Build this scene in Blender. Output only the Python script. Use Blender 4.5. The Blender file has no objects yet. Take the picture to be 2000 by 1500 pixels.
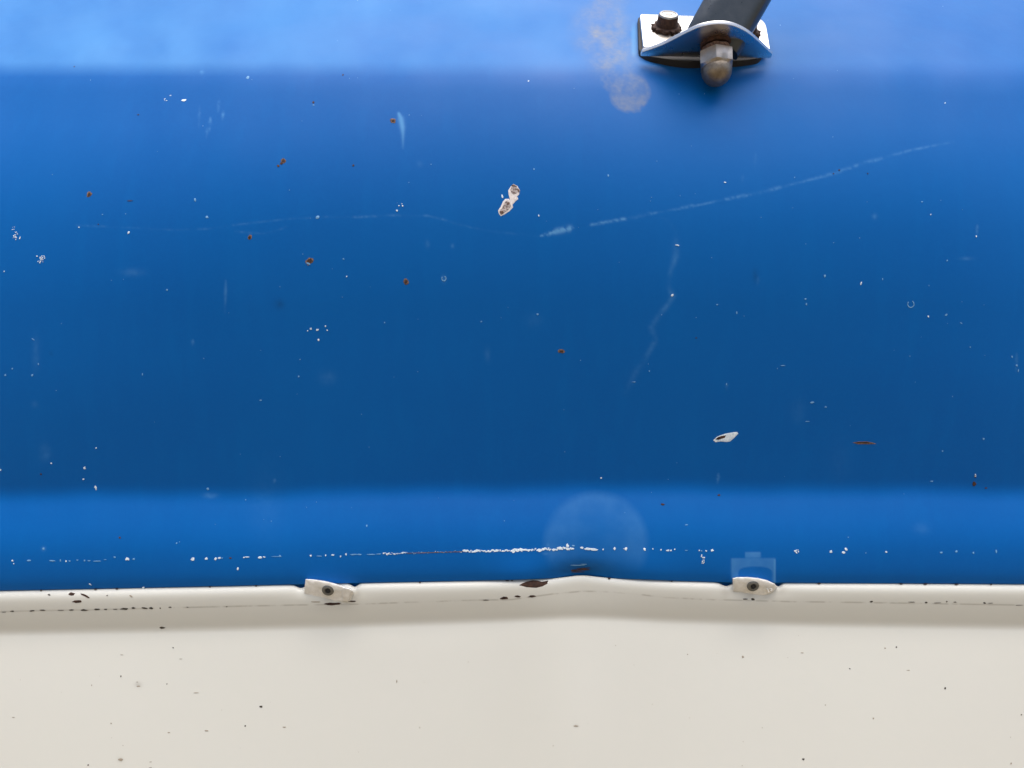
import bpy, bmesh, math, random
import numpy as np
from mathutils import Vector, Matrix
random.seed(7); rng = np.random.default_rng(7)
R = math.radians
sc = bpy.context.scene

# ------------------------------------------------------------ camera
DIST = 0.30                    # lens to panel, metres
K = 0.42/2000/DIST             # tangent per photograph pixel
cd = bpy.data.cameras.new('camera'); cam = bpy.data.objects.new('camera', cd)
sc.collection.objects.link(cam); sc.camera = cam
cam.location = (0, -DIST, 0); cam.rotation_euler = (R(90), 0, 0)
cd.sensor_width = 36; cd.lens = 36/(2000*K); cd.clip_start = 0.01; cd.clip_end = 500

# ------------------------------------------------------------ daylight, overcast
SUN_EL, SUN_AZ = 79, 22        # azimuth measured from straight behind the camera, towards the right
w = bpy.data.worlds.new('World'); sc.world = w; w.use_nodes = True
nt = w.node_tree; bg = nt.nodes['Background']
sky = nt.nodes.new('ShaderNodeTexSky'); sky.sky_type = 'NISHITA'; sky.sun_disc = False
sky.sun_elevation = R(SUN_EL); sky.sun_rotation = R(180-SUN_AZ)
sky.air_density = 1.0; sky.dust_density = 6.0; sky.ozone_density = 1.0
nt.links.new(sky.outputs[0], bg.inputs[0]); bg.inputs[1].default_value = 0.105
ld = bpy.data.lights.new('sun', 'SUN'); ld.energy = 1.5; ld.angle = R(70); ld.color = (1, .98, .95)
sun = bpy.data.objects.new('sun', ld); sc.collection.objects.link(sun)
d = Vector((math.sin(R(SUN_AZ))*math.cos(R(SUN_EL)), -math.cos(R(SUN_AZ))*math.cos(R(SUN_EL)), math.sin(R(SUN_EL))))
sun.rotation_euler = d.to_track_quat('Z', 'Y').to_euler(); sun.location = d*3
vs = sc.view_settings; vs.view_transform = 'Standard'; vs.look = 'None'; vs.exposure = 1.0; vs.gamma = 1

# ------------------------------------------------------------ materials
def lin(h):
    h = h.lstrip('#'); v = [int(h[i:i+2], 16)/255 for i in (0, 2, 4)]
    return tuple(c/12.92 if c <= .04045 else ((c+.055)/1.055)**2.4 for c in v) + (1,)
def mat(name, col, rough=.5, metal=0., spec=.5, noise=0., nscale=800., col2=None, bump=0., bscale=900., rvar=0.):
    m = bpy.data.materials.new(name); m.use_nodes = True
    n = m.node_tree.nodes; l = m.node_tree.links; p = n['Principled BSDF']
    p.inputs['Base Color'].default_value = col; p.inputs['Roughness'].default_value = rough
    p.inputs['Metallic'].default_value = metal; p.inputs['Specular IOR Level'].default_value = spec
    tc = n.new('ShaderNodeTexCoord')
    if col2 is not None:
        nz = n.new('ShaderNodeTexNoise'); nz.inputs['Scale'].default_value = nscale; nz.inputs['Detail'].default_value = 5
        l.new(tc.outputs['Object'], nz.inputs['Vector'])
        cr = n.new('ShaderNodeValToRGB'); cr.color_ramp.elements[0].position = .5-noise; cr.color_ramp.elements[1].position = .5+noise
        cr.color_ramp.elements[0].color = col; cr.color_ramp.elements[1].color = col2
        l.new(nz.outputs[0], cr.inputs[0]); l.new(cr.outputs[0], p.inputs['Base Color'])
        if rvar:
            mr = n.new('ShaderNodeMapRange'); mr.inputs['To Min'].default_value = rough-rvar; mr.inputs['To Max'].default_value = rough+rvar
            l.new(nz.outputs[0], mr.inputs[0]); l.new(mr.outputs[0], p.inputs['Roughness'])
    if bump:
        n2 = n.new('ShaderNodeTexNoise'); n2.inputs['Scale'].default_value = bscale; n2.inputs['Detail'].default_value = 4
        l.new(tc.outputs['Object'], n2.inputs['Vector'])
        b = n.new('ShaderNodeBump'); b.inputs['Strength'].default_value = bump; b.inputs['Distance'].default_value = .0004
        l.new(n2.outputs[0], b.inputs['Height']); l.new(b.outputs[0], p.inputs['Normal'])
    return m

def paint(name, base, rough, layers, mottle, mott_amt, spec=.5, speck=None):
    """old enamel: base colour, slow mottling, vertical wash streaks, wear and painted-light layers read from mesh attributes"""
    m = bpy.data.materials.new(name); m.use_nodes = True
    n = m.node_tree.nodes; l = m.node_tree.links; p = n['Principled BSDF']
    tc = n.new('ShaderNodeTexCoord')
    def noise(scale, det, sx=1, sz=1, lo=.35, hi=.65):
        mp = n.new('ShaderNodeMapping'); mp.inputs['Scale'].default_value = (sx, 1, sz)
        l.new(tc.outputs['Object'], mp.inputs[0])
        z = n.new('ShaderNodeTexNoise'); z.inputs['Scale'].default_value = scale; z.inputs['Detail'].default_value = det
        l.new(mp.outputs[0], z.inputs['Vector'])
        r = n.new('ShaderNodeMapRange'); r.inputs[1].default_value = lo; r.inputs[2].default_value = hi; l.new(z.outputs[0], r.inputs[0])
        return r.outputs[0]
    def mix(fac, a, b, amt=1.):
        x = n.new('ShaderNodeMix'); x.data_type = 'RGBA'
        if amt != 1.:
            q = n.new('ShaderNodeMath'); q.operation = 'MULTIPLY'; q.inputs[1].default_value = amt; l.new(fac, q.inputs[0]); fac = q.outputs[0]
        l.new(fac, x.inputs[0])
        for s, v in ((6, a), (7, b)):
            if isinstance(v, tuple): x.inputs[s].default_value = v
            else: l.new(v, x.inputs[s])
        return x.outputs[2]
    c = mix(noise(9, 3), base, mottle, mott_amt)
    c = mix(noise(160, 4, 1, .12, .5, .75), c, mottle, mott_amt*.8)       # streaks left by washing
    c = mix(noise(900, 6, 1, 1, .45, .75), c, mottle, mott_amt*.8)
    rsum = None
    for att, col, amt, brk in layers:
        a = n.new('ShaderNodeAttribute'); a.attribute_name = att
        f = a.outputs['Fac']
        if brk:
            q = n.new('ShaderNodeMath'); q.operation = 'MULTIPLY'; l.new(f, q.inputs[0])
            zz = n.new('ShaderNodeMapRange'); zz.inputs[3].default_value = .55; l.new(noise(520, 6, 1, 1, .3, .7), zz.inputs[0]); l.new(zz.outputs[0], q.inputs[1]); f = q.outputs[0]
        c = mix(f, c, col, amt)
        if rsum is None: rsum = f
        else:
            q = n.new('ShaderNodeMath'); q.operation = 'ADD'; l.new(f, q.inputs[0]); l.new(rsum, q.inputs[1]); rsum = q.outputs[0]
    l.new(c, p.inputs['Base Color']); p.inputs['Specular IOR Level'].default_value = spec
    r = n.new('ShaderNodeMapRange'); r.inputs[3].default_value = rough; r.inputs[4].default_value = rough+.12; l.new(noise(22, 5), r.inputs[0])
    q = n.new('ShaderNodeMath'); q.operation = 'MULTIPLY_ADD'; q.use_clamp = True; q.inputs[1].default_value = .35
    l.new(rsum, q.inputs[0]); l.new(r.outputs[0], q.inputs[2]); l.new(q.outputs[0], p.inputs['Roughness'])
    z = n.new('ShaderNodeTexNoise'); z.inputs['Scale'].default_value = 260; z.inputs['Detail'].default_value = 3
    l.new(tc.outputs['Object'], z.inputs['Vector'])
    b = n.new('ShaderNodeBump'); b.inputs['Strength'].default_value = .25; b.inputs['Distance'].default_value = .00012
    l.new(z.outputs[0], b.inputs['Height']); l.new(b.outputs[0], p.inputs['Normal'])
    return m
M = dict(
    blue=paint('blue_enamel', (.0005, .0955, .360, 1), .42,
        [('scuff_skylight', (.15, .40, .70, 1), 1., False), ('beige', (.25, .27, .30, 1), 1., True), ('stain_shade', (.004, .03, .10, 1), 1., False)],  # first layer: scuffs plus the skylight painted on the top shelf
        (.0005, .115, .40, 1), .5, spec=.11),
    cream=paint('cream_enamel', (.59, .592, .535, 1), .32,
        [('scuff_skylight', (.72, .68, .62, 1), 1., False), ('stain_shade', (.16, .13, .09, 1), 1., False)], (.59, .585, .54, 1), .3),  # dark layer: crack and stains plus shadow painted beside the clips
    white_fleck=mat('bare_primer', (.78, .86, .90, 1), .7, col2=(.55, .66, .78, 1), noise=.12, nscale=1500),
    pale_fleck=mat('pale_scratched_paint', (.14, .33, .58, 1), .7),
    primer=mat('primer_white', (.80, .76, .74, 1), .75, col2=(.60, .55, .54, 1), noise=.2, nscale=900, bump=.3),
    scab=mat('pitted_metal', (.14, .10, .09, 1), .7, col2=(.46, .40, .39, 1), noise=.07, nscale=1300, bump=.6),
    rust=mat('rust', (.025, .010, .006, 1), .9, col2=(.07, .03, .018, 1), noise=.12, nscale=700, bump=.5),
    redrust=mat('red_rust', (.08, .048, .038, 1), .9, col2=(.20, .12, .09, 1), noise=.12, nscale=1500, bump=.5),
    dark_rust=mat('dark_rust', (.022, .008, .004, 1), .85, col2=(.05, .02, .01, 1), noise=.1, nscale=900, bump=.3),
    grime=mat('grime', (.045, .038, .028, 1), .9),
    grime_lt=mat('grime_light', (.30, .26, .20, 1), .9),
    steel=mat('stainless_steel', (.80, .79, .77, 1), .28, 1., col2=(.68, .67, .65, 1), noise=.3, nscale=120, bump=.05, bscale=2000, rvar=.08),
    nut=mat('nut_zinc', (.46, .43, .40, 1), .40, .9, col2=(.30, .27, .24, 1), noise=.2, nscale=260, bump=.25, bscale=1400, rvar=.1),
    dome=mat('nut_dull', (.30, .26, .21, 1), .45, .85, col2=(.16, .13, .10, 1), noise=.2, nscale=300, bump=.3, bscale=1200, rvar=.12),
    bolt=mat('bolt_end', (.40, .39, .37, 1), .45, .9, col2=(.25, .24, .23, 1), noise=.2, nscale=900, bump=.3, bscale=1500),
    rubber=mat('black_rubber', (.012, .012, .014, 1), .75, bump=.2),
    arm=mat('dark_grey_metal', (.042, .054, .068, 1), .30, .4, col2=(.06, .072, .085, 1), noise=.25, nscale=300, bump=.12, bscale=1500, rvar=.08),
    plastic=mat('white_plastic', (.85, .84, .80, 1), .42, col2=(.62, .60, .54, 1), noise=.22, nscale=420, bump=.5, bscale=600),
    rivet=mat('grey_rivet', (.15, .15, .14, 1), .45, .6, bump=.2),
    hole=mat('rivet_hole', (.008, .008, .008, 1), .8),
    ground=mat('ground_asphalt', (.19, .145, .075, 1), .9, col2=(.22, .17, .095, 1), noise=.2, nscale=3),
)

# ------------------------------------------------------------ helpers
def link(o, parent=None):
    sc.collection.objects.link(o)
    if parent is not None: o.parent = parent
    return o
def thing(name, label, cat, loc=(0, 0, 0), group=None):
    o = bpy.data.objects.new(name, None); o.location = loc; o.empty_display_size = .01; link(o)
    o['label'] = label; o['category'] = cat
    if group: o['group'] = group
    bpy.context.view_layer.update()
    return o
def finish(name, me, m, parent, label=None, stuff=False):
    """link a mesh whose vertices are in world space under a parent that only has a location"""
    me.materials.append(m)
    o = bpy.data.objects.new(name, me); link(o, parent)
    if parent is not None:
        off = Vector((0, 0, 0)); p = parent
        while p is not None: off += p.location; p = p.parent
        me.transform(Matrix.Translation(-off))
    if label: o['label'] = label
    if stuff: o['kind'] = 'stuff'
    return o
def bm_finish(name, bm, m, parent, label=None, smooth=30, bevel=0, stuff=False):
    bmesh.ops.recalc_face_normals(bm, faces=bm.faces)
    if bevel:
        es = [e for e in bm.edges if len(e.link_faces) == 2 and e.calc_face_angle(0) > R(35)]
        bmesh.ops.bevel(bm, geom=es, offset=bevel, segments=3, profile=.5, affect='EDGES', clamp_overlap=True)
    for f in bm.faces: f.smooth = True
    for e in bm.edges:
        if len(e.link_faces) == 2 and e.calc_face_angle(0) > R(smooth): e.smooth = False
    me = bpy.data.meshes.new(name); bm.to_mesh(me); bm.free()
    return finish(name, me, m, parent, label, stuff)

# ------------------------------------------------------------ the panel surface
def curve(pts):
    xs, ys = zip(*pts); xs = np.array(xs, float); ys = np.array(ys, float)
    return lambda x: np.interp(x, xs, ys)
def smooth1(f, wdt):
    ks = np.linspace(-wdt, wdt, 9)
    return lambda x: sum(f(np.asarray(x)+k) for k in ks)/9
crease1 = smooth1(curve([(-1500, 128), (0, 141), (700, 140), (1200, 142), (2000, 150), (3500, 165)]), 80)
crease2 = smooth1(curve([(-1500, 985), (0, 969), (500, 968), (900, 959), (1150, 956), (1500, 958), (2000, 963), (3500, 980)]), 60)
seam = smooth1(curve([(-1500, 1182), (0, 1153), (300, 1147), (570, 1141), (700, 1138), (1000, 1132), (1080, 1129), (1136, 1122), (1200, 1129), (1300, 1133), (1420, 1137), (2000, 1140), (3500, 1146)]), 14)
fold = smooth1(curve([(-1500, 1272), (0, 1238), (300, 1233), (600, 1226), (900, 1216), (1060, 1209), (1130, 1206), (1220, 1209), (1300, 1214), (1600, 1221), (2000, 1227), (3500, 1240)]), 40)
_c1, _c2 = crease1, crease2
crease1 = lambda x: _c1(x)+1.6*np.sin(x/97.)+1.2*np.sin(x/41.+1)+.7*np.sin(x/19.)
crease2 = lambda x: _c2(x)+1.5*np.sin(x/83.+2)+1.2*np.sin(x/37.)+.6*np.sin(x/17.+1)
def g(u): return np.exp(-u*u)

def axis_x():
    return np.concatenate([np.arange(-1500, -20, 30), np.arange(-20, 2020, 2.), np.arange(2020, 3501, 30)])
X = axis_x()
def build_surface(vrows, warp_v, warp_fn, tilt_fn, ref_v, ref_D):
    V = np.array(vrows, float)
    ctrl = np.stack([np.broadcast_to(f(X) if callable(f) else f, X.shape) for f in warp_fn])   # (nc, nx)
    PY = np.empty((len(V), len(X)))
    wv = np.array(warp_v, float)
    for i, v in enumerate(V):
        j = int(np.clip(np.searchsorted(wv, v)-1, 0, len(wv)-2)); t = (v-wv[j])/(wv[j+1]-wv[j])
        PY[i] = ctrl[j]*(1-t)+ctrl[j+1]*t
    T = np.tan(np.radians(tilt_fn(X[None, :], V[:, None])))
    D = np.empty_like(PY)
    r = int(np.argmin(abs(V-ref_v))); D[r] = ref_D
    for rngi in (range(r-1, -1, -1), range(r+1, len(V))):
        prev = r
        for i in rngi:
            dpy = PY[i]-PY[prev]; t = .5*(T[i]+T[prev])
            dD = t*(-K*dpy)*D[prev]/(1-K*(750-PY[prev])*t)
            D[i] = D[prev]+dD; prev = i
    return V, PY, D
def interp_tilt(tab, wd=6):
    v0, t0 = zip(*tab); v0 = np.array(v0, float); t0 = np.array(t0, float)
    return lambda v: sum(np.interp(v+k, v0, t0) for k in (-wd, -wd*.5, 0, wd*.5, wd))/5

blue_tab = interp_tilt([(-900, 12), (-300, 30), (0, 43), (122, 41), (150, 28), (180, 20), (300, 11), (450, -2), (600, -10), (800, -13), (945, -13),
                        (975, 24), (1020, 19), (1050, 11), (1080, 2), (1110, -4), (1126, -10), (1137, -24)], 9)
def blue_tilt(x, v):
    s = (x-1050)/1000.
    left = np.clip(-s, 0, 1.3); right = np.clip(s, 0, 1.3)
    mid = np.clip((v-100)/150, 0, 1)*np.clip((1000-v)/300, 0, 1)
    t = blue_tab(v) + mid*(12*left**1.2 + 10*right**1.5)*np.clip(1.1-(v/1100)*.8, 0, 1)
    t = t + 1.0*np.sin(x/190.+v/260.)*g((v-500)/500) + .6*np.sin(x/83.+2)*g((v-1050)/60)
    top = np.clip((140-v)/60, 0, 1)
    t = t + top*4.*left
    t = t - 22*g((x-1140)/62)*g((v-1122)/16) + 10*g((x-1020)/55)*g((v-1110)/28) + 5*g((x-1270)/60)*g((v-1100)/30)
    return t
vb = np.concatenate([np.arange(-910, -20, 30), np.arange(-20, 1139, 2.), [1138.2, 1139, 1139.6, 1140]])
VB, PYB, DB = build_surface(vb, [-910, -20, 145, 962, 1140], [-910, -20, crease1, crease2, seam], blue_tilt, 962, .300)
# hem: the edge turns in behind the cream lip
for k, (dy, dd) in enumerate([(.6, .0006), (.8, .0014), (3, .0030), (14, .0032), (34, .0032)]):
    PYB = np.vstack([PYB, seam(X)+dy]); DB = np.vstack([DB, DB[len(VB)-1]+dd])

def clipdip(x):
    d_ = 0
    for a, b in ((588, 11), (693, 8), (1418, 12), (1520, 7)): d_ = d_ + 6.5*g((x-a)/b)
    return d_
cream_tab = interp_tilt([(1140, 60), (1146, 40), (1152, 14), (1159, -1), (1170, -8), (1190, -13), (1213, -16), (1220, -6), (1227, 14), (1280, 13), (1500, 11), (2600, -6)], 3)
def cream_tilt(x, v, local=1.):
    t = cream_tab(v)
    t0 = t + 1.2*np.sin(x/240.+1)*np.clip((v-1230)/60, 0, 1)
    dent = g((x-1150)/110)
    lipw = g((v-1146)/10)
    t = t - 12*np.clip(dent*1.2, 0, 1)*lipw
    t = t + 5*g((x-1130)/120)*g((v-1190)/25)
    t = t + 1.2*np.sin(x/240.+1)*np.clip((v-1230)/60, 0, 1)
    return t0 + (t-t0)*local
vc = np.concatenate([np.arange(1140, 1240, 1.), np.arange(1240, 1530, 2.5), np.arange(1530, 2600, 30)])
Dseam = DB[len(VB)-1]
G_ = np.exp(-((X[:, None]-X[None, :])/220)**2)*np.gradient(X)[None, :]; G_ /= G_.sum(1, keepdims=True)
Dseam = .35*Dseam+.65*(G_@Dseam)
VC, PYC, DC = build_surface(vc, [1140, 1222, 1520, 2600], [lambda x: seam(x)+1.2, fold, 1520, 2600], cream_tilt, 1140, Dseam+.0006)
_, _, DC0 = build_surface(vc, [1140, 1222, 1520, 2600], [lambda x: seam(x)+1.2, fold, 1520, 2600], lambda x, v: cream_tilt(x, v, 0.), 1140, Dseam+.0006)
fall = np.clip((1300-vc)/140, 0, 1)[:, None]; fall = fall*fall*(3-2*fall)
DC = DC0+(DC-DC0)*fall                                   # the dent dies out down the panel
DS_ = (G_@DC.T).T; rmp = np.clip((vc-1150)/350, 0, 1)[:, None]; rmp = rmp*rmp*(3-2*rmp)
DC = DC*(1-rmp)+DS_*rmp
for a in (640, 1472): DC = DC + .0009*g((X[None, :]-a)/58)*g((PYC-1154)/15)      # hollows under the two clips
PYC = PYC + clipdip(X)[None, :]*np.clip((1172-vc)/32, 0, 1)[:, None]

def sampler(PY, D):
    def f(px, py):
        c = float(np.clip(np.searchsorted(X, px)-1, 0, len(X)-2)); c = int(c)
        t = min(max((px-X[c])/(X[c+1]-X[c]), 0), 1)
        return float(np.interp(py, PY[:, c], D[:, c])*(1-t)+np.interp(py, PY[:, c+1], D[:, c+1])*t)
    return f
nb = len(VB)
surf_b = sampler(PYB[:nb], DB[:nb]); surf_c = sampler(PYC, DC)
def at(px, py, D): return Vector(((px-1000)*K*D, D-DIST, (750-py)*K*D))

# ---- worn areas and painted light or shade, one value per vertex of the panel
def field(PY):
    GX = np.broadcast_to(X[None, :], PY.shape); return GX, PY
def stroke(A, GX, GY, pts, wid, amt, fade=True, wob=0.):
    """soft line through pts = [(x, y[, width factor[, strength]])]"""
    for (p, q) in zip(pts[:-1], pts[1:]):
        p = tuple(p)+(1, 1)[len(p)-2:]; q = tuple(q)+(1, 1)[len(q)-2:]
        m_ = wid*3*max(p[2], q[2])+4
        c0, c1 = np.searchsorted(X, [min(p[0], q[0])-m_, max(p[0], q[0])+m_])
        if c1 <= c0: continue
        rows = np.where((GY.min(1) < max(p[1], q[1])+m_+20) & (GY.max(1) > min(p[1], q[1])-m_-20))[0]
        if not len(rows): continue
        r0, r1 = rows[0], rows[-1]+1
        x = GX[r0:r1, c0:c1]; y = GY[r0:r1, c0:c1]
        if wob: y = y+wob*np.sin(x*.31)+wob*.7*np.sin(x*.13+1)
        dx, dy = q[0]-p[0], q[1]-p[1]; L2 = dx*dx+dy*dy+1e-9
        t = np.clip(((x-p[0])*dx+(y-p[1])*dy)/L2, 0, 1)
        dist = np.hypot(x-p[0]-t*dx, y-p[1]-t*dy)
        ww = wid*(p[2]*(1-t)+q[2]*t); s = amt*(p[3]*(1-t)+q[3]*t)
        A[r0:r1, c0:c1] = np.maximum(A[r0:r1, c0:c1], s*g(dist/ww))
def vnoise(GX, GY, sc_, seed):
    """value noise on the pixel grid"""
    r = np.random.default_rng(seed).random((256, 256))
    u = GX/sc_+100; v = GY/sc_+100; i = np.floor(u).astype(int); j = np.floor(v).astype(int); fu = u-i; fv = v-j
    fu = fu*fu*(3-2*fu); fv = fv*fv*(3-2*fv)
    a = r[i % 256, j % 256]; b = r[(i+1) % 256, j % 256]; c = r[i % 256, (j+1) % 256]; e = r[(i+1) % 256, (j+1) % 256]
    return (a*(1-fu)+b*fu)*(1-fv)+(c*(1-fu)+e*fu)*fv
def fbm(GX, GY, sc_, seed, o=4):
    return sum(vnoise(GX, GY, sc_/2**k, seed+k)*.5**k for k in range(o))/(2-.5**(o-1))

GX, GY = field(PYB)
S = np.zeros(GY.shape); BG = np.zeros(GY.shape); ST = np.zeros(GY.shape)
n1 = fbm(GX, GY, 22, 1); n2 = fbm(GX, GY, 7, 5, 3)
rough_line = np.clip((n1-.38)*5, 0, 1)
# the long scratch wandering right across
stroke(S, GX, GY, [(150, 440), (240, 444), (340, 449), (405, 447), (470, 438), (560, 428), (620, 424)], 2.0, .12)
stroke(S, GX, GY, [(590, 426), (620, 424), (700, 424), (760, 421), (835, 421), (870, 430), (905, 441), (960, 452, 1, .5), (1050, 461, 1, .2)], 2.2, .20)
stroke(S, GX, GY, [(460, 452), (510, 457), (538, 451), (560, 443)], 2.0, .15)
stroke(S, GX, GY, [(1155, 439), (1200, 431), (1250, 422, 1.3), (1272, 417)], 2.8, .5)
stroke(S, GX, GY, [(1272, 417), (1310, 411), (1352, 402, 1.6), (1356, 402), (1400, 393), (1440, 385, 1.4), (1500, 372, 1.6), (1560, 357), (1630, 338, 1.5), (1700, 315, 1.5), (1780, 293), (1862, 277, 1, .4)], 2.2, .3)
n3 = fbm(GX, GY, 4.5, 15, 2); S *= (.12+.6*rough_line)*(.25+1.1*np.clip(n3*1.8-.4, 0, 1))
stroke(S, GX, GY, [(1056, 461, .4), (1070, 457, 1), (1090, 451, 1.5), (1112, 446, 1.6), (1118, 447, .8)], 3.6, .62)
S *= np.where((abs(GX-1088) < 40) & (abs(GY-452) < 16), np.clip((n2+.5*n3-.5)*3.2, .12, 1), 1)
# the run of scuffs dropping from it
B_ = np.zeros(GY.shape)
stroke(B_, GX, GY, [(1290, 424, .5, .15), (1308, 432, .6, .25), (1320, 452, .6, .3), (1321, 482, 1.4), (1319, 500, 1.3), (1310, 530, .9), (1305, 558, .9), (1314, 578, 1.1), (1308, 592, 1), (1284, 618, 1), (1273, 640, 1.2),
      (1279, 665, 1), (1268, 688, .9), (1250, 714, 1.3), (1222, 765, 1.2, .5)], 5.0, .23)
S = np.maximum(S, B_*np.clip((n1-.25)*2.2, .15, 1)*(.5+.6*n3)*np.clip(1.5-GY/900, .4, 1))
# drips and chalky runs
stroke(S, GX, GY, [(779, 222, .9), (783, 232, 1.7), (786, 248, 1.5), (787, 262, 1.0, .7), (787, 290, .5, .2)], 3.2, .55)
TK = np.zeros(GY.shape)
for x_, y0, y1, a in ((389, 208, 250, .16), (427, 194, 222, .3), (435, 216, 236, .38), (410, 230, 256, .5), (404, 250, 270, .2), (440, 548, 612, .22), (1480, 540, 560, .1),
                      (1908, 440, 460, .3), (1402, 925, 944, .5), (395, 130, 148, .4), (376, 664, 676, .3), (1420, 748, 762, .3), (536, 935, 946, .3), (1985, 690, 728, .2),
                      (1475, 300, 330, .12), (1450, 340, 360, .1), (340, 118, 139, .2)):
    stroke(TK, GX, GY, [(x_+1, y0, .7, .5), (x_+.5, (y0*2+y1)/3, 1.2, 1), (x_-1, y1, .6, .2)], 2.4, a)
S = np.maximum(S, TK*np.clip((n3+n2-.55)*1.5, .1, 1))
for x_, y_, rx, ry, a in ((259, 532, 20, 7, .16), (640, 737, 14, 12, .12), (88, 885, 9, 14, .16), (395, 140, 6, 5, .4), (952, 692, 5, 12, .12), (85, 1072, 4, 4, .3), (1070, 1065, 6, 6, .3),
                          (1067, 1081, 6, 3, .3), (1708, 423, 5, 5, .2), (835, 477, 4, 6, .2), (884, 480, 3, 4, .25), (867, 544, 4, 7, .25), (1043, 625, 14, 12, .07), (820, 320, 5, 5, .2),
                          (1888, 505, 12, 3, .2), (1640, 900, 20, 40, .03), (410, 968, 12, 5, .25), (520, 985, 30, 60, .04), (68, 790, 6, 6, .1), (70, 690, 8, 30, .10), (1559, 805, 12, 22, .06), (1800, 1032, 14, 10, .10)):
    S = np.maximum(S, a*.7*g(np.hypot((GX-x_)/rx, (GY-y_)/ry))*(.2+1.4*n2))
# faint pale disc mixed into the paint above the dent
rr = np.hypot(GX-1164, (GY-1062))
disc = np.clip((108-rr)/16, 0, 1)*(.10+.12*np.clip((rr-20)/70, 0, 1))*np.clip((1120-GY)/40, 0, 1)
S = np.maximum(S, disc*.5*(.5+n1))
# pale print left by a missing clip foot
def box(x0, x1, y0, y1, s=1.5): return np.clip((GX-x0)/s, 0, 1)*np.clip((x1-GX)/s, 0, 1)*np.clip((GY-y0)/s, 0, 1)*np.clip((y1-GY)/s, 0, 1)
pr = np.maximum(box(1427, 1516, 1089, 1150, 2.5)*(.10+.26*n1), box(1454, 1487, 1077, 1091, 2.5)*(.14+.22*n1))
inner = np.clip((1.15-np.maximum(np.abs((GX-1475)/33)**3+np.abs((np.minimum(GY, 1122)-1122)/15)**3, 0))/.25, 0, 1)
inner *= np.where(GX > 1509, 0, 1)
S = np.maximum(S, pr*(1-inner*.95)); S = np.maximum(S, box(1510, 1516, 1092, 1150)*.38)
# pale skylight painted into the colour of the top shelf, unevenly
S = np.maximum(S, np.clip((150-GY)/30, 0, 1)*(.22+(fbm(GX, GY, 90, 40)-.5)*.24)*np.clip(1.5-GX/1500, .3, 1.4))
S = np.maximum(S, np.clip((GY-30)/30, 0, 1)*np.clip((118-GY)/14, 0, 1)*g((GX-1238)/7)*.5)        # ridge of paint round the rubber pad
# abraded patch left of the bracket
ab = np.zeros(GY.shape)
stroke(ab, GX, GY, [(1180, -40, .9, .5), (1190, 10, 1., .7), (1180, 60, 1.4, .85), (1195, 110, 1.3, .9), (1215, 155, 1.0, 1), (1232, 182, .95, 1)], 40, 1.)
ab = np.clip((ab-.12)*1.5, 0, 1)*np.clip((n1-.12)*1.5, .15, 1)*(.7+.5*n2)
edge = np.clip((43-np.hypot(GX-1230-4*(n1-.5), GY-180-14*(n1-.5)))/9, 0, 1)*np.clip(n1*1.6+n2*.5-.3, .3, 1)
edge2 = np.clip((38-np.hypot(GX-1205, GY-150-14*(n1-.5)))/9, 0, 1)*.8*np.clip((n2-.1)*2, .3, 1)
BG = np.maximum(np.maximum(ab*.85*np.clip((175-GY)/60, .0, 1), edge*.55), edge2*.38)
# dark blots
for x_, y_, rx, ry, a in ((546, 595, 9, 9, .35), (1475, 538, 5, 12, .3), (1137, 1112, 24, 7, .55), (1125, 1115, 40, 4, .3), (100, 690, 4, 6, .2)):
    ST = np.maximum(ST, a*g(np.hypot((GX-x_)/rx, (GY-y_)/ry))*(.4+n2))

GXC, GYC = field(PYC)
SC_ = np.zeros(GYC.shape); SD = np.zeros(GYC.shape)
nc1 = fbm(GXC, GYC, 16, 61); nc2 = fbm(GXC, GYC, 6, 71, 3)
# hairline crack along the crease of the moulding
stroke(SD, GXC, GYC, [(340, 1187), (560, 1182), (700, 1180), (900, 1173), (950, 1172), (1000, 1171), (1080, 1160), (1136, 1155), (1170, 1155), (1240, 1160), (1300, 1167), (1380, 1171), (1430, 1172), (1540, 1175), (1700, 1177), (1880, 1180), (2000, 1182), (2100, 1183)], 1.3, .45)
SD *= np.clip((nc1-.36)*4, 0.08, 1)
stroke(SD, GXC, GYC, [(0, 1195), (60, 1193), (180, 1191), (300, 1188)], 1.5, .30)
for x_, y_, rx, ry, a in ((1125, 1108, 30, 4, .3), (270, 1337, 7, 5, .35), (235, 1484, 6, 5, .3), (1415, 1152, 9, 14, .32), (1524, 1150, 10, 12, .22), (697, 1160, 7, 13, .30), (640, 1186, 46, 8, .08), (1125, 1418, 5, 3, .3), (1480, 1168, 40, 6, .1)):  # dark spots; those at the clip sides are shadow put into the colour
    SD = np.maximum(SD, a*g(np.hypot((GXC-x_)/rx, (GYC-y_)/ry))*(.5+nc1*.8))
SC_ = np.clip(nc1-.5, 0, 1)*.1

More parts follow.
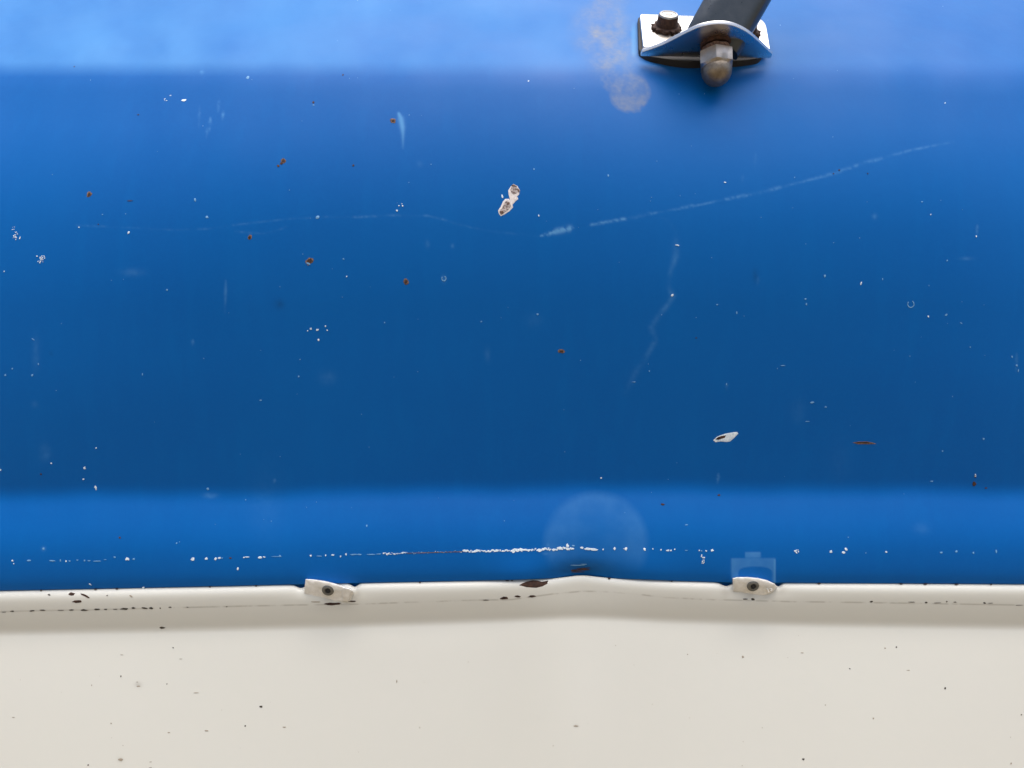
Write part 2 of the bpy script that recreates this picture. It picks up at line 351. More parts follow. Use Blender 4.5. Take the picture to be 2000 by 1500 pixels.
def panel_mesh(name, PY, D, m, parent, attrs):
    nr, nc = PY.shape
    co = np.empty((nr, nc, 3)); co[..., 0] = (X[None, :]-1000)*K*D; co[..., 1] = D-DIST; co[..., 2] = (750-PY)*K*D
    idx = np.arange(nr*nc).reshape(nr, nc)
    q = np.stack([idx[:-1, :-1], idx[1:, :-1], idx[1:, 1:], idx[:-1, 1:]], -1).reshape(-1, 4)
    me = bpy.data.meshes.new(name)
    me.vertices.add(nr*nc); me.vertices.foreach_set('co', co.reshape(-1).astype(np.float32))
    me.loops.add(q.size); me.loops.foreach_set('vertex_index', q.reshape(-1).astype(np.int32))
    me.polygons.add(len(q)); me.polygons.foreach_set('loop_start', np.arange(0, q.size, 4, dtype=np.int32))
    me.update(calc_edges=True); me.validate()
    me.polygons.foreach_set('use_smooth', np.ones(len(q), bool))
    for k, a in attrs.items():
        at_ = me.attributes.new(k, 'FLOAT', 'POINT'); at_.data.foreach_set('value', a.reshape(-1).astype(np.float32))
    return finish(name, me, m, parent)

# ------------------------------------------------------------ ground under the vehicle (seen only in the gloss of the paint)
gm = bpy.data.meshes.new('ground'); gb = bmesh.new()
bmesh.ops.create_grid(gb, x_segments=8, y_segments=8, size=120); gb.to_mesh(gm); gb.free()
gm.transform(Matrix.Translation((0, 0, -1.05))); gm.materials.append(M['ground'])
go = bpy.data.objects.new('ground', gm); link(go); go['kind'] = 'structure'

body = thing('vehicle_body', 'painted sheet metal side of an old vehicle, blue above and cream below a worn seam', 'vehicle body', (0, 0, -.2))
upper = panel_mesh('blue_panel', PYB, DB, M['blue'], body, dict(scuff_skylight=S, beige=BG, stain_shade=ST)); upper['label'] = 'glossy blue painted panel with two soft creases'
lower = panel_mesh('cream_panel', PYC, DC, M['cream'], body, dict(scuff_skylight=SC_, stain_shade=SD)); lower['label'] = 'cream painted panel with a rolled top edge and shaded moulding'

# ------------------------------------------------------------ chips in the paint
def blob(x, y, rx, ry=None, ang=0, n=9, jit=.22):
    ry = ry or rx; a0 = random.random(); out = []
    for k in range(n):
        a = 2*math.pi*(k+a0*.5)/n; r = 1+random.uniform(-jit, jit)
        u, v = rx*r*math.cos(a), ry*r*math.sin(a); ca, sa = math.cos(R(ang)), math.sin(R(ang))
        out.append((x+u*ca-v*sa, y+u*sa+v*ca))
    return out
def add_poly(bm, pts, surf, lift):
    """a chip: thin rim round a floor that follows the panel, built in rings towards the middle"""
    cx = sum(p[0] for p in pts)/len(pts); cy = sum(p[1] for p in pts)/len(pts); n = len(pts); rings = []
    big = max(abs(p[0]-cx)+abs(p[1]-cy) for p in pts) > 6
    for f, l_ in ((1, .3), (.86, 1), (.6, 1), (.3, 1)) if big else ((1, .3), (.8, 1)):
        ring = []
        for p in pts:
            x, y = cx+(p[0]-cx)*f, cy+(p[1]-cy)*f; ring.append(bm.verts.new(at(x, y, surf(x, y)-lift*l_)))
        rings.append(ring)
    for a, b in zip(rings[:-1], rings[1:]):
        for k in range(n): bm.faces.new((a[k], a[(k+1) % n], b[(k+1) % n], b[k]))
    bm.faces.new(rings[-1])
def chip(name, polys, m, surf, lift, parent, label=None, stuff=False):
    bm = bmesh.new()
    for p in polys: add_poly(bm, p, surf, lift)
    return bm_finish(name, bm, m, parent, label, stuff=stuff)
def Z(x0, y0, s, pts): return [(x0+px*s, y0+py*s) for px, py in pts]

# large chip, centre
pts = Z(900, 320, .14, [(735, 280), (790, 310), (825, 370), (812, 430), (785, 455), (802, 490), (765, 520), (745, 545), (720, 570), (730, 605), (680, 660), (610, 705), (560, 730), (532, 700), (520, 650), (555, 600), (585, 530), (620, 490), (670, 488), (692, 510), (690, 465), (665, 420), (662, 370), (700, 310)])
def chip_free(name, pts, m, surf, lift, parent, label=None): return chip(name, [pts], m, surf, lift, parent, label)
c = chip_free('paint_chip', pts, M['primer'], surf_b, .00012, upper, 'large white and grey chip through the blue paint near the middle')
chip('bare_patch', [Z(900, 320, .14, blob(745, 365, 62, 68, 0, 12, .15)), Z(900, 320, .14, [(600, 540), (650, 505), (690, 530), (705, 590), (670, 640), (600, 690), (565, 712), (540, 690), (540, 655), (580, 610)])], M['scab'], surf_b, .0002, upper)
chip('bare_patch', [Z(900, 320, .14, [(700, 300), (740, 285), (785, 315), (745, 318)]), Z(900, 320, .14, [(800, 340), (822, 372), (815, 405), (795, 380)]), Z(900, 320, .14, [(540, 660), (590, 650), (600, 690), (560, 712)]), Z(900, 320, .14, blob(665, 550, 22, 20))], M['redrust'], surf_b, .00027, upper)
# almond chip, right
c = chip_free('paint_chip', Z(1340, 800, .21, [(252, 285), (290, 250), (360, 225), (440, 210), (475, 208), (487, 222), (440, 270), (410, 295), (380, 301), (320, 296), (275, 303)]), M['white_fleck'], surf_b, .00012, upper, 'white almond-shaped chip with a rusty core')
chip('rust_core', [Z(1340, 800, .21, [(268, 278), (295, 255), (330, 244), (375, 238), (362, 262), (330, 272), (300, 282)])], M['rust'], surf_b, .0002, upper)
chip('rust_scrape', [Z(1340, 800, .21, [(1548, 308), (1600, 298), (1680, 296), (1740, 308), (1772, 320), (1700, 322), (1600, 322)])], M['redrust'], surf_b, .00012, upper)
chip('rust_scrape', [Z(1340, 800, .21, [(1570, 302), (1680, 300), (1740, 311), (1660, 314), (1600, 311)])], M['dark_rust'], surf_b, .00018, upper)
# rust spots over 9 px
for x, y, rx, ry, a in ((554, 314, 5, 4.6, 0), (604, 510, 8, 5.5, -45), (768, 236, 5, 4.5, 20), (793, 550, 5, 5, 0), (1097, 686, 6, 3.6, 0), (174, 380, 6, 4, -50), (488, 463, 4.5, 3.4, -40)):
    chip('rust_spot', [blob(x, y, rx*1.12, ry*1.12, a, 11)], M['redrust'], surf_b, .0001, upper)
    chip('rust_spot', [blob(x, y, rx*.72, ry*.72, a, 9)], M['rust'], surf_b, .00018, upper)
chip('paint_chip', [blob(602, 515, 5, 2.0, 25, 8)], M['pale_fleck'], surf_b, .00024, upper)
# small things, uncounted
rs = [blob(*b) for b in ((549, 319, 2.6), (543.5, 324, 2.8, 2.2), (1903, 945, 4, 4), (234, 1050, 2, 2), (1905, 930, 2, 3), (450, 1090, 3, 1.6), (1639, 332, 1.6), (1628, 339, 1.2), (1695, 339, 1.3), (612, 200, 2.2),
     (670, 146, 1.7), (690, 323, 2.0), (145, 130, 1.2), (1404, 967, 3, 2), (1294, 985, 4, 2), (192, 438, 1.2), (254, 392, 6, .8), (80, 926, 2), (1926, 953, 3, 1.4), (1360, 660, 2, 1), (270, 224, 2, 1))]
chip('rust_flecks', rs, M['rust'], surf_b, .00014, upper, stuff=True)
bm_white = []; pale = []
def W(x, y, rx=2, ry=None, ang=0): bm_white.append(blob(x, y, rx*.88, (ry or rx)*.88, ang, 9, .38))
def Pl(x, y, rx=2, ry=None, ang=0): pale.append(blob(x, y, rx, ry, ang, 7, .3))
for t in ((359, 196, 5.5, 3.6), (154, 444, 1.6), (251, 454, 2.4, 3.2, 20), (677, 540, 2.6, 1.6, -45), (607, 642, 2.2), (601, 646, 1.3), (620, 644, 3, 2, -30), (636, 637, 1.9), (639, 645, 1.6), (622, 664, 2.6, 2, -40),
          (188, 875, 2), (165, 914, 2.6, 3.2), (163, 936, 1.8), (187, 953, 2.4, 4.6, -22), (100, 905, 1.8, 2.2), (1, 918, 2), (775, 411, 2.2), (779, 402, 1.4), (786, 402, 1.5), (785, 398, 1.1), (981, 384, 2.6, 4.2, -10), (1052, 421, 1.6, 3),
          (1416, 356, 2.6, 1.6), (1682, 553, 1.7, 4, 12), (1323, 479, 4.2, 1.6), (1313, 576, 2.4, 3, 30), (1032, 158, 1.6), (1846, 201, 1.6), (1907, 462, 1.5, 2), (1813, 618, 2), (1174, 934, 1.6, 2.2, -25), (8, 530, 1.5), (1818, 419, 1, 2),
          (465, 1111, 2.3, 2.8), (176, 1141, 3.2, 1.8, 30), (1905, 929, 2, 3.2), (280, 1148, 2.6, 2.6)): W(*t)
for t in ((484, 152, 3, 3.6), (381, 390, 2.2, 3.4), (326, 566, 1.8), (404, 424, 3, 2.4), (620, 424, 4, 3, -30), (586, 702, 1.4), (583, 735, 1.6), (509, 782, 2.2, 1.4), (75, 711, 1.4, 2), (63, 733, 2.2), (24, 720, 1.6), (10, 733, 2),
          (406, 955, 3, 2), (278, 731, 1.2, 3), (65, 663, 4, 1, 35), (671, 506, 1.8), (1050, 614, 2), (1043, 330, 1.6), (1801, 394, 1.8, 1.2), (1848, 615, 3, 1.6, -35), (1611, 539, 2.2, 2.4), (1575, 594, 1.8), (1573, 584, 1.8),
          (1401, 595, 2.2, 1.4), (1529, 714, 5, 1), (1439, 611, 1.2, 3), (1850, 509, 1.6), (1895, 678, 1.5), (1977, 697, 1.6, 2.4), (1986, 714, 1.8), (1586, 786, 3.6, 1.6), (1613, 795, 2.6, 1), (1577, 823, 4.4, 1), (1921, 857, 2, 2),
          (1841, 881, 1.4), (1820, 940, 2.8, 1.2), (1238, 746, 4, .8), (1268, 725, 1.4), (1419, 750, 1, 3), (1989, 724, 1.2, 3), (1877, 631, 2.4, 1, 30), (842, 321, 1.1), (751, 630, 1.4), (940, 628, 1.6), (612, 200+5, 2, 1), (1341, 1025, 3, 1),
          (85, 1072, 2.4), (345, 1061, 1.5), (716, 1027, 1.6, 2.4), (1188, 343, 1.5, 2), (200, 419, 1), (1724, 545, 1.2, 2.4)): Pl(*t)
# ring outlines
for x, y, r_ in ((1779, 594, 6), (867, 544, 4)):
    for k in range(14):
        a = k/14*2*math.pi
        if 3.6 < a < 5.2: continue
        Pl(x+r_*math.cos(a), y+r_*1.1*math.sin(a), 1.7, 1.1, math.degrees(a)+90)
for cx, cy, r_, n in ((33, 460, 9, 14), (27, 447, 4, 4), (79, 505, 9, 20), (323, 195, 4, 6), (1373, 1087, 4, 7), (1373, 1097, 4, 8), (1557, 1077, 4, 7), (333, 187, 2, 2)):
    for _ in range(n):
        a = random.random()*6.28; q = r_*math.sqrt(random.random()); W(cx+q*math.cos(a), cy+q*math.sin(a), random.uniform(.6, 1.7) if n > 6 else random.uniform(.5, 1.1))
# scattered dust and specks all over the blue
for _ in range(110):
    x = random.uniform(0, 2000); y = random.uniform(0, 1120)
    Pl(x, y, random.uniform(.5, 1.0), random.uniform(.4, 1.2))
# the chipped ridge line above the seam
ridge = curve([(0, 1095), (200, 1095), (400, 1091), (640, 1085), (760, 1081), (900, 1077), (1000, 1075), (1120, 1071), (1170, 1072), (1300, 1073), (1600, 1076), (2000, 1079)])
for x, y, rx, ry in ((483, 1088, 4, 1.6), (476, 1089, 2.4, 1.4), (24, 1095, 2.5, 2.2), (27, 1101, 1.4, 1.2), (129, 1096, 2, 1.8), (249, 1092, 5, 3.2), (376, 1092, 4, 3.6), (403, 1091, 3, 2.6), (421, 1091, 2.6, 3.6), (428, 1090, 3, 1.8), (508, 1089, 4, 2.2), (516, 1088, 3, 1.4),
                     (607, 1085, 2.6, 2), (636, 1085, 1.4, 2.6), (650, 1084, 3.6, 1.8), (665, 1087, 1.6, 2.6), (676, 1083, 1.8, 2.2), (1137, 1070, 4, 2.8), (1150, 1072, 12, 2.6), (1161, 1073, 7, 2.6), (1108, 1066, 3.4, 4), (1178, 1073, 2, 1.8), (1200, 1071, 2.2, 3.2),
                     (1223, 1072, 3, 3.4), (1218, 1072, 1, 1), (1259, 1073, 3, 3), (1275, 1072, 1.5, 2), (1291, 1074, 1.6, 2.2), (1304, 1075, 3, 2.2), (1310, 1075, 2.4, 1.6), (1318, 1073, 1.6, 1.6), (1366, 1075, 1.8, 1.6), (1379, 1076, 1.8, 1.6),
                     (1391, 1075, 3.6, 3.4), (1553, 1076, 3, 2), (1623, 1077, 3.8, 2.6), (1652, 1073, 3.2, 3.6), (1648, 1079, 3.6, 2.2), (1731, 1078, 2.2, 1.8)): W(x, y, rx, ry)
for x, y, rx, ry in ((57, 1095, 4, 1.6), (101, 1095, 6, 1.6), (118, 1095, 1.2, 2.4), (136, 1096, 1.8, 1.4), (151, 1094, 2, 1), (165, 1095, 2, 1.6), (174, 1095, 3, 1.2), (190, 1096, 7, 1), (205, 1093, 3, .8), (224, 1088, 2.4, 1.6), (261, 1092, 3, 1.6),
                     (434, 1090, 2, 1), (547, 1086, 2.2, 2), (624, 1086, 6, .9), (690, 1083, 7, 1.2), (702, 1083, 5, 1.3), (725, 1083, 10, 1), (740, 1082, 6, 1), (1691, 1080, 1.4, 1.2), (1839, 1079, 3, 2.2), (1868, 1077, 2.4, 1.8), (1901, 1080, 2.2, 2), (1946, 1077, 2, 3.6),
                     (1120, 1066, 3, 2), (1128, 1104, 14, 1.0), (1140, 1102, 6, 1.0), (540, 1087, 12, .7), (1340, 1075, 3, .8), (1370, 1076, 2, 1)): Pl(x, y, rx, ry)
x = 747
while x < 1122:
    if x < 788: dn, big = .95, 2.4
    elif x < 905: dn, big = .5, 1.2
    else: dn, big = .97, 3.1
    if random.random() < dn:
        s = random.uniform(.45, 1.1)*big*(1.25 if x > 1000 and x < 1040 else 1)
        (W if x < 788 or x > 905 or random.random() < .45 else Pl)(x, ridge(x)+random.uniform(-1.8, 1.8), s*random.uniform(.6, 1.7), s*random.uniform(.5, 1))
    x += random.uniform(1.6, 3.4)
chip('primer_flecks', bm_white, M['white_fleck'], surf_b, .00014, upper, stuff=True)
chip('pale_flecks', pale, M['pale_fleck'], surf_b, .0001, upper, stuff=True)
chip('rust_line', [blob(x_, ridge(x_)+.5, random.uniform(3, 8), .8) for x_ in range(800, 912, 9)], M['redrust'], surf_b, .00011, upper, stuff=True)
chip('rust_scrape', [blob(1134, 1113, 22, 1.6, -3), blob(1140, 1110, 13, 1.0, -4), blob(1128, 1117, 13, 1.0, 0)], M['rust'], surf_b, .00012, upper)

# chips on the cream moulding
chip_free('paint_chip', Z(900, 1040, .2, [(568, 515), (600, 497), (640, 480), (700, 466), (750, 470), (790, 480), (830, 474), (856, 470), (846, 500), (800, 525), (740, 540), (690, 538), (640, 534)]), M['dark_rust'], surf_c, .00012, lower, 'long dark rusty chip just under the seam')
for p in (blob(140, 1160, 6.5, 3, 0, 9), [(157, 1159), (164, 1160), (170, 1163), (176, 1168), (172, 1168.5), (166, 1165), (159, 1162)], blob(151, 1175, 9.5, 2.6, -3, 11), blob(651, 1179.5, 16, 2.6, -2, 12), blob(985, 1168, 9, 2.6, -5, 10), blob(1011, 1165, 5.5, 2.2, 0, 8), blob(1039, 1165, 7, 2.2, -3, 9), blob(687, 1174.5, 8, 1.6, 0, 8)):
    chip('paint_chip', [p], M['dark_rust'], surf_c, .00012, lower)
gr = []
def Gm(x, y, rx, ry=None, a=0): gr.append(blob(x, y, rx, ry or rx, a, 7, .35))
for t in ((96, 1162, 3, 1.6, 20), (209, 1163, 1.6), (317, 1226, 5, 2), (1702, 1175, 3.2, 1.8), (1470, 1171, 3.6, 2.6), (1456, 1170, 5, 1), (1809, 1177, 3, 1.8), (1849, 1175, 2, 1.4), (1923, 1178, 3, 1.6), (63, 1193, 5, 1.6), (84, 1192, 6, 1.2), (163, 1191.5, 8, 1.8),
          (190, 1190, 5, 1.8), (206, 1190, 4, 1.2), (242, 1189.5, 8, 1.8), (261, 1187.5, 4, 2.2), (283, 1188, 6, 1.8, 8), (295, 1188, 5, 2), (313, 1188, 1.6), (332, 1186, 3, 1), (24, 1194, 4, 1.4), (8, 1195.5, 5, .8), (120, 1192, 7, .8), (140, 1191.5, 5, 1.1),
          (226, 1190, 5, .8), (1780, 1176, 6, .7), (1830, 1177.5, 8, .7), (1865, 1176, 4, .8), (1935, 1178, 5, .7), (1990, 1182, 9, .6), (949, 1172, 7, .8), (236, 1321, 1.6), (338, 1265, 1.4), (326, 1336, 1.2), (510, 1380, 3, 1.8), (479, 1418, 1.8, 2), (172, 1494, 1.4),
          (1751, 1264, 1.6), (1846, 1344, 1.8, 2), (1660, 1306, 1.3), (1995, 1396, 1.3), (1569, 1483, 3, 1.8), (366, 1186, 2, 1), (443, 1185, 2, .8), (188, 1150, 2.6, .8), (410, 1146, 2, 1.6), (228, 1149, 3, .8)): Gm(*t)
chip('grime_flecks', gr, M['grime'], surf_c, .00012, lower, stuff=True)
gl = []
for t in ((255, 1164, 4, 1.8, 25), (384, 1353, 5.5, .8), (404, 1427, 4, 1.3), (556, 1420, 3.5, 1.2), (330, 1431, 3, 1), (26, 1401, 3, .8), (775, 1331, 1, 3), (270, 1340, 5, 1.2), (268, 1332, 2, .8), (235, 1484, 4.6, 2.5), (1774, 1309, 3, .8), (1729, 1266, 1.4), (1975, 1491, 2), (1451, 1283, 2.6),
          (1125, 1418, 4, 1.4), (617, 1175.5, 9, 1), (353, 1287, 3, .7), (294, 1488, 3, .8), (294, 1499, 3, .8), (238, 1279, 4, .6), (217, 1413, 1.2, 2), (820, 1421, 1, 1.6), (1567, 1275, 3, 1), (1343, 1278, 1.2), (179, 1338, .8, 1.6), (1706, 1403, 1.6), (1612, 1377, 1, 1.6), (240, 1456, 1)):
    gl.append(blob(t[0], t[1], t[2], t[3] if len(t) > 3 else t[2], t[4] if len(t) > 4 else 0, 7, .35))
for _ in range(26): gl.append(blob(random.uniform(0, 2000), random.uniform(1240, 1498), random.uniform(.4, .9), None, 0, 6))
chip('grime_flecks', gl, M['grime_lt'], surf_c, .0001, lower, stuff=True)
# white grit caught on the edge of the seam, dark nicks in it
nick = []
for x_, r_ in ((186, 3), (228, 3), (410, 2), (991, 4), (1000, 2), (1600, 4), (1760, 3), (1808, 4), (1868, 4), (1936, 2), (1190, 3), (1312, 2), (80, 2), (500, 2), (820, 2)):
    nick.append(blob(x_, float(seam(x_))+1.6, r_, 1.4, 0, 7))
chip('rust_flecks', nick, M['dark_rust'], surf_c, .0006, lower, stuff=True)

# ------------------------------------------------------------ bracket
bcx, bcy = 1378, 66
e1, e2 = at(bcx, 20, surf_b(bcx, 20)), at(bcx, 118, surf_b(bcx, 118))
eu = (e1-e2).normalized(); ex0 = at(1500, bcy, surf_b(1500, bcy))-at(1256, bcy, surf_b(1256, bcy)); en = eu.cross(ex0).normalized()
if en.y > 0: en = -en
ex = en.cross(eu).normalized()
if ex.x < 0: ex = -ex
O = at(bcx, bcy, surf_b(bcx, bcy))
CAMP = Vector((0, -DIST, 0))
def on_plane(px, py, p0, nrm):
    dr = at(px, py, .3)-CAMP; t = (p0-CAMP).dot(nrm)/dr.dot(nrm); return CAMP+dr*t
def prism(pts, vec):
    bm = bmesh.new(); a = [bm.verts.new(p) for p in pts]; b = [bm.verts.new(p+vec) for p in pts]; n = len(a)
    bm.faces.new(a); bm.faces.new(b[::-1])
    for k in range(n): bm.faces.new((a[k], b[k], b[(k+1) % n], a[(k+1) % n]))
    return bm
def round_poly(pts, rad, seg=5):
    out = []; n = len(pts)
    for i in range(n):
        r_ = rad[i] if isinstance(rad, (list, tuple)) else rad
        p, a, b = Vector(pts[i]), Vector(pts[i-1]), Vector(pts[(i+1) % n])
        if r_ <= 0: out.append(tuple(p)); continue
        u = (a-p); v = (b-p); ru = min(r_, u.length*.45); rv = min(r_, v.length*.45); s = p+u.normalized()*ru; e = p+v.normalized()*rv
        for k in range(seg+1):
            t = k/seg; out.append(tuple(s*(1-t)**2+p*2*t*(1-t)+e*t*t))
    return out
br = thing('hinge_bracket', 'bright steel angle bracket on a black rubber pad, bolted to the blue panel', 'bracket', O)
GT, PT = .0022, .0022           # pad and plate thickness
gpts = round_poly([(1246, 33), (1482, 38), (1492, 60), (1492, 112), (1440, 120), (1330, 120), (1264, 109), (1248, 98)], [4, 8, 6, 16, 30, 30, 20, 5])
bm_finish('rubber_pad', prism([on_plane(x, y, O+en*(GT), en) for x, y in gpts], -en*(GT+.004)), M['rubber'], br, 'thin black rubber pad under the steel plate', bevel=.0003)
p0 = O+en*(GT+PT+.0002)
ppts = round_poly([(1250, 27), (1484, 35), (1496, 46), (1504, 95), (1257, 90)], [5, 10, 12, 0, 0])
bm_finish('base_plate', prism([on_plane(x, y, p0, en) for x, y in ppts], -en*PT), M['steel'], br, bevel=.0002)
# tab bent out from the lower edge of the plate
tb = on_plane(1380, 101, p0, en)
TE = R(6); to = (Vector((0, -math.cos(TE), math.sin(TE)))); exf = (on_plane(1509, 108, p0, en)-on_plane(1252, 104, p0, en)).normalized(); tb = on_plane(1252, 104, p0, en)
to = (to-exf*to.dot(exf)).normalized(); tu = exf.cross(to).normalized()   # tab: outward and up directions
if tu.z < 0: tu = -tu
crv = [(1254, 102), (1276, 94.5), (1300, 85), (1335, 67), (1362, 54.5), (1384, 49), (1404, 47), (1424, 48.5), (1442, 54), (1462, 65), (1482, 82), (1509, 107)]
# smooth the traced outline
def cr(pts, seg=6):
    out = []
    for i in range(len(pts)-1):
        a = pts[max(i-1, 0)]; b = pts[i]; c_ = pts[i+1]; d_ = pts[min(i+2, len(pts)-1)]
        for k in range(seg):
            t = k/seg; out.append(tuple(.5*((2*b[j])+(-a[j]+c_[j])*t+(2*a[j]-5*b[j]+4*c_[j]-d_[j])*t*t+(-a[j]+3*b[j]-3*c_[j]+d_[j])*t**3) for j in (0, 1)))
    out.append(pts[-1]); return out
low = tb-tu*.0002
tab_pts = [on_plane(x, y, low, tu) for x, y in cr(crv)]
# close it behind, inside the plate
L, Rr = tab_pts[0].copy(), tab_pts[-1].copy()
for q in (L, Rr): q -= to*((q-p0).dot(en)/to.dot(en)+PT*.9)
tab_pts = tab_pts+[Rr, L]
bm_finish('tab', prism(tab_pts, tu*.0015), M['steel'], br, 'rounded tab bent out towards the viewer', bevel=.00018)

def lathe(c, axis, prof, seg=32, ref=ex, hexr=None):
    """prof = [(radius, height)...] turned round axis; hexr marks the profile rows that are hexagonal"""
    bm = bmesh.new(); u = (ref-axis*ref.dot(axis)).normalized(); v = axis.cross(u)
    rings = []
    for i, (r_, h) in enumerate(prof):
        ring = []
        for k in range(seg):
            a = 2*math.pi*k/seg; rr_ = r_
            if hexr and i in hexr:
                q = (a % (math.pi/3))-math.pi/6; rr_ = r_/math.cos(q)
            ring.append(bm.verts.new(c+u*(rr_*math.cos(a))+v*(rr_*math.sin(a))+axis*h))
        rings.append(ring)
    for a, b in zip(rings[:-1], rings[1:]):
        for k in range(seg): bm.faces.new((a[k], a[(k+1) % seg], b[(k+1) % seg], b[k]))
    bm.faces.new(rings[0][::-1]); bm.faces.new(rings[-1])
    return bm
# pivot bolt hanging below the tab
down = -tu
mid = on_plane(1408, 66, low, tu)
ax0 = low+exf*((mid-low).dot(exf))+to*(.0082)+tu*.0006
bm_finish('washer', lathe(ax0+down*.0002, down, [(.0058, 0), (.0060, .0004), (.0060, .0014), (.0056, .0018)]), M['rust'], br)
wb = lathe(ax0+down*.0010, down, [(.0042+.0005*math.sin(i*1.9), i*.0005) for i in range(11)], 28)
for v_ in wb.verts: v_.co += Vector((random.uniform(-1, 1), random.uniform(-1, 1), random.uniform(-1, 1)))*.00022
th = bm_finish('thread', wb, M['redrust'], br, 'rusty thread between tab and nut')
wb = lathe(ax0+down*.0026, down, [(.0050, 0), (.0056, .0005), (.0054, .0016), (.0048, .0022)], 26)
for v_ in wb.verts: v_.co += Vector((random.uniform(-1, 1), random.uniform(-1, 1), random.uniform(-1, 1)))*.0003
bm_finish('washer', wb, M['redrust'], br)
H = .0043
bm_finish('cap_nut', lathe(ax0+down*H, down, [(.0054, 0), (.0060, .0005), (.0061, .0009), (.0061, .0058), (.0059, .0064), (.0057, .0068)], 48, ref=(ex*math.cos(R(43))+to*math.sin(R(43))), hexr={1, 2, 3}), M['nut'], br, 'grey hexagonal base of the domed nut', smooth=28)
dome = [(.0056, .0064), (.0059, .0070), (.0059, .0080)]+[(.0059*math.cos(R(a)), .0080+.0058*math.sin(R(a))) for a in (15, 30, 45, 58, 70, 80, 87)]
bm_finish('nut_dome', lathe(ax0+down*H, down, dome, 40), M['dome'], br, 'dull brown domed cap of the nut', smooth=50)
# fixing bolts
def fixing(px, py):
    c = on_plane(px, py, p0, en)
    sb = lathe(c+en*.0001, en, [(.0058, 0), (.0060, .0005), (.0058, .0013), (.0046, .0017)], 44)
    for v_ in sb.verts:
        d_ = v_.co-c; rad_ = d_-en*d_.dot(en); a = math.atan2(rad_.dot(eu), rad_.dot(ex))
        if rad_.length > .005: v_.co += rad_*(.13*(1 if math.sin(a*11) > 0 else -.5)+random.uniform(-.05, .05))
    bm_finish('star_washer', sb, M['dark_rust'], br)
    bm_finish('bolt_shank', lathe(c+en*.0016, en, [(.0047, 0), (.0047, .0008), (.0045, .0012), (.0043, .0036), (.0041, .0040)], 32), M['dark_rust'], br)
    bm_finish('bolt_head', lathe(c+en*.0054, en, [(.0041, 0), (.0041, .0005), (.0038, .0009), (.0030, .0010), (.0028, .0008), (.0014, .0008), (.0012, .0010), (.0002, .0010)], 32), M['bolt'], br, 'worn round bolt end')
fixing(1301, 57); fixing(1454, 66)

# ------------------------------------------------------------ arm rising from the bracket out of the frame
arm_base = ax0+tu*.0018-to*.0030
arm = thing('support_arm', 'dark grey metal arm rising from the bracket and leaving the picture at the top', 'arm', arm_base)
# direction chosen from where the arm leaves the frame
tgt = on_plane(1441, -2, arm_base, to)
adir = (tgt-arm_base).normalized(); adir = (adir+to*.18).normalized()
sx = (ex-adir*ex.dot(adir)).normalized(); sn = sx.cross(adir).normalized()
if sn.dot(to) < 0: sn = -sn
def arm_ring(t, wd, bk, fr):
    c_ = arm_base+adir*t
    pr_ = round_poly([(-wd, -bk), (wd, -bk), (wd, fr*.25), (wd*.80, fr), (-wd*.66, fr), (-wd, fr*.25)], [.001, .001, .0015, .003, .003, .0015], 4)
    return [c_+sx*a+sn*b for a, b in pr_]
bmA = bmesh.new(); rings = []
for t, w_, bk, fr in ((-.001, .0116, .003, .0048), (.001, .0119, .0034, .0054), (.006, .0119, .004, .0058), (.012, .0119, .004, .006), (.03, .0119, .004, .006), (.08, .0119, .004, .006), (.16, .0119, .004, .006)):
    rings.append([bmA.verts.new(p) for p in arm_ring(t, w_, bk, fr)])
for a, b in zip(rings[:-1], rings[1:]):
    n_ = len(a)
    for k in range(n_): bmA.faces.new((a[k], a[(k+1) % n_], b[(k+1) % n_], b[k]))
bmA.faces.new(rings[0][::-1]); bmA.faces.new(rings[-1])
bm_finish('bar', bmA, M['arm'], arm, smooth=35)
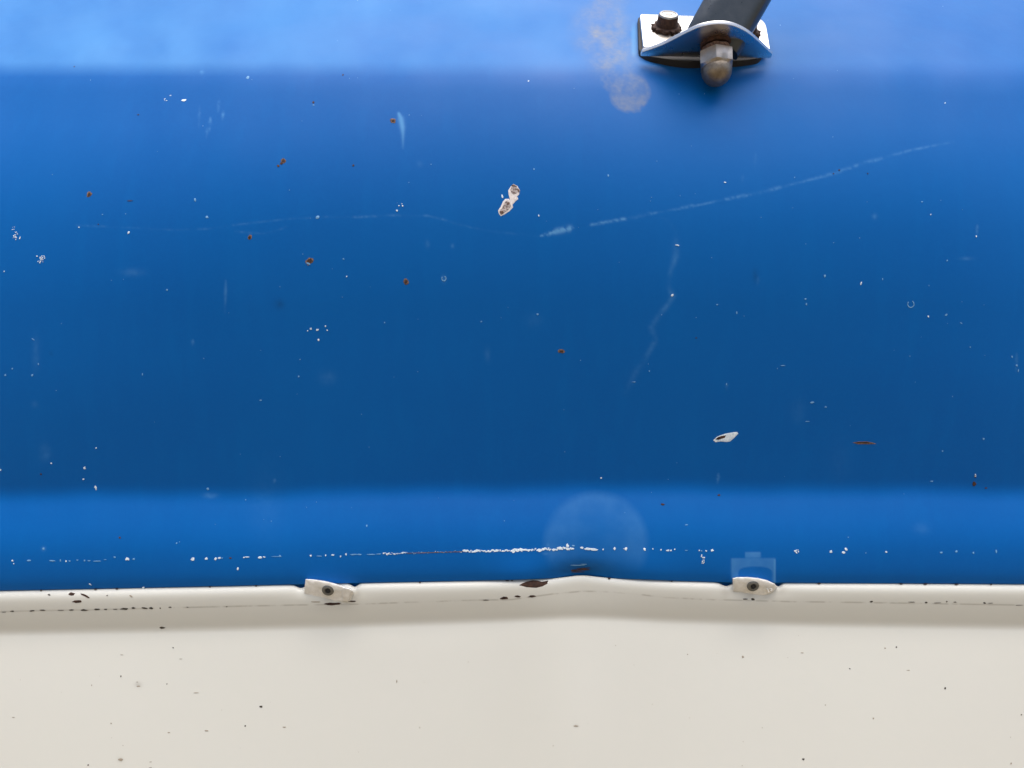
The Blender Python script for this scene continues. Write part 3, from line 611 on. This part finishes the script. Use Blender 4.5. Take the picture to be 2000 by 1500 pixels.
# ------------------------------------------------------------ trim clips
def clip(label, outline, rivet_at, facet, depth, marks=None):
    """outline: (px, py, height above panel mm) round the front face; sides run back to the panel"""
    cx = sum(p[0] for p in outline)/len(outline); cy = sum(p[1] for p in outline)/len(outline)
    base = at(cx, cy, surf_c(cx, max(cy, 1150)))
    t = thing('trim_clip', label, 'clip', base, 'white plastic trim clips along the seam')
    D0 = surf_c(cx, 1158)
    bm = bmesh.new()
    fr = [bm.verts.new(at(x, y, D0-h*.001)) for x, y, h in outline]
    bk = [bm.verts.new(at(x+(0 if abs(x-cx) < 30 else math.copysign(.5, x-cx)), y-(2.5 if y < cy else 0), D0+.0035)) for x, y, h in outline]
    n = len(fr); inner_ = [bm.verts.new(at(cx+(x-cx)*.88, cy+(y-cy)*.80+1.2, D0-h*.001-.0001)) for x, y, h in outline]
    mid_ = bm.verts.new(at(cx, cy+2, D0-depth*.001-.0001))
    for k in range(n):
        j = (k+1) % n
        bm.faces.new((fr[k], bk[k], bk[j], fr[j])); bm.faces.new((fr[j], inner_[j], inner_[k], fr[k])); bm.faces.new((inner_[k], inner_[j], mid_))
    bm.faces.new(bk)
    bm_finish('clip_body', bm, M['plastic'], t, bevel=.0002, smooth=50)
    rx_, ry_ = rivet_at
    c = at(rx_, ry_, D0-depth*.001-.0005); axis = Vector((0, -1, -.30)).normalized()
    bm_finish('rivet', lathe(c+Vector((0, .0008, 0)), axis, [(.0024, 0), (.0024, .0008), (.0020, .0012), (.0012, .0013), (.0009, .0008)], 28, ref=Vector((1, 0, 0))), M['rivet'], t, smooth=40)
    bm_finish('rivet_hole', lathe(c+Vector((0, .0008, 0)), axis, [(.0009, .0007), (.00085, .00135), (.0003, .00135)], 20, ref=Vector((1, 0, 0))), M['hole'], t)
    bm = bmesh.new()
    if facet:
        f = prism([at(x, y, D0-h*.001) for x, y, h in facet], Vector((0, .0010, 0)))
        bm_finish('clip_end', f, M['plastic'], t, bevel=.00025, smooth=50)
    if marks:
        for poly in marks:
            b2 = prism([at(x, y, D0-depth*.001-.0003) for x, y in poly], Vector((0, .0006, 0))); tmp = bpy.data.meshes.new('m'); b2.to_mesh(tmp); b2.free(); bm.from_mesh(tmp)
        bm_finish('raised_mark', bm, M['plastic'], t)
    else: bm.free()
    return t
clip('tilted white plastic clip with a dark rivet on the seam, left of the dent',
     [(597, 1132, 3.6), (612, 1132.5, 3.9), (635, 1136, 4.0), (655, 1141, 4.0), (672, 1147, 4.0), (688, 1152, 3.4), (691, 1157, 2.8), (684, 1174, 1.0), (668, 1174, .8), (640, 1172, .2), (612, 1168, -.1), (594, 1158, .6)],
     (640.5, 1152), [(669, 1148, 4.6), (682, 1150, 4.6), (688, 1154, 4.2), (684, 1163, 3.2), (680, 1175, 1.8), (669, 1174, 1.8), (668, 1160, 3.2)], 2.7)
clip('arched white plastic clip with a dark screw, below the pale square print',
     [(1431, 1130, 3.2), (1440, 1128, 3.8), (1460, 1128, 4.0), (1480, 1130, 4.0), (1497, 1134, 4.0), (1512, 1141, 3.6), (1518, 1147, 2.8), (1506, 1158, 1.0), (1490, 1163, .3), (1465, 1160, .1), (1448, 1156, .1), (1432, 1154, .8)],
     (1471, 1143.5), None, 2.7,
     [[(1493, 1141), (1495, 1141), (1497, 1146), (1495, 1147)], [(1498, 1150), (1500, 1149), (1503, 1156), (1501, 1157)], [(1503, 1149), (1508, 1148), (1509, 1153), (1505, 1155), (1505, 1153), (1507, 1151), (1504, 1151)]])
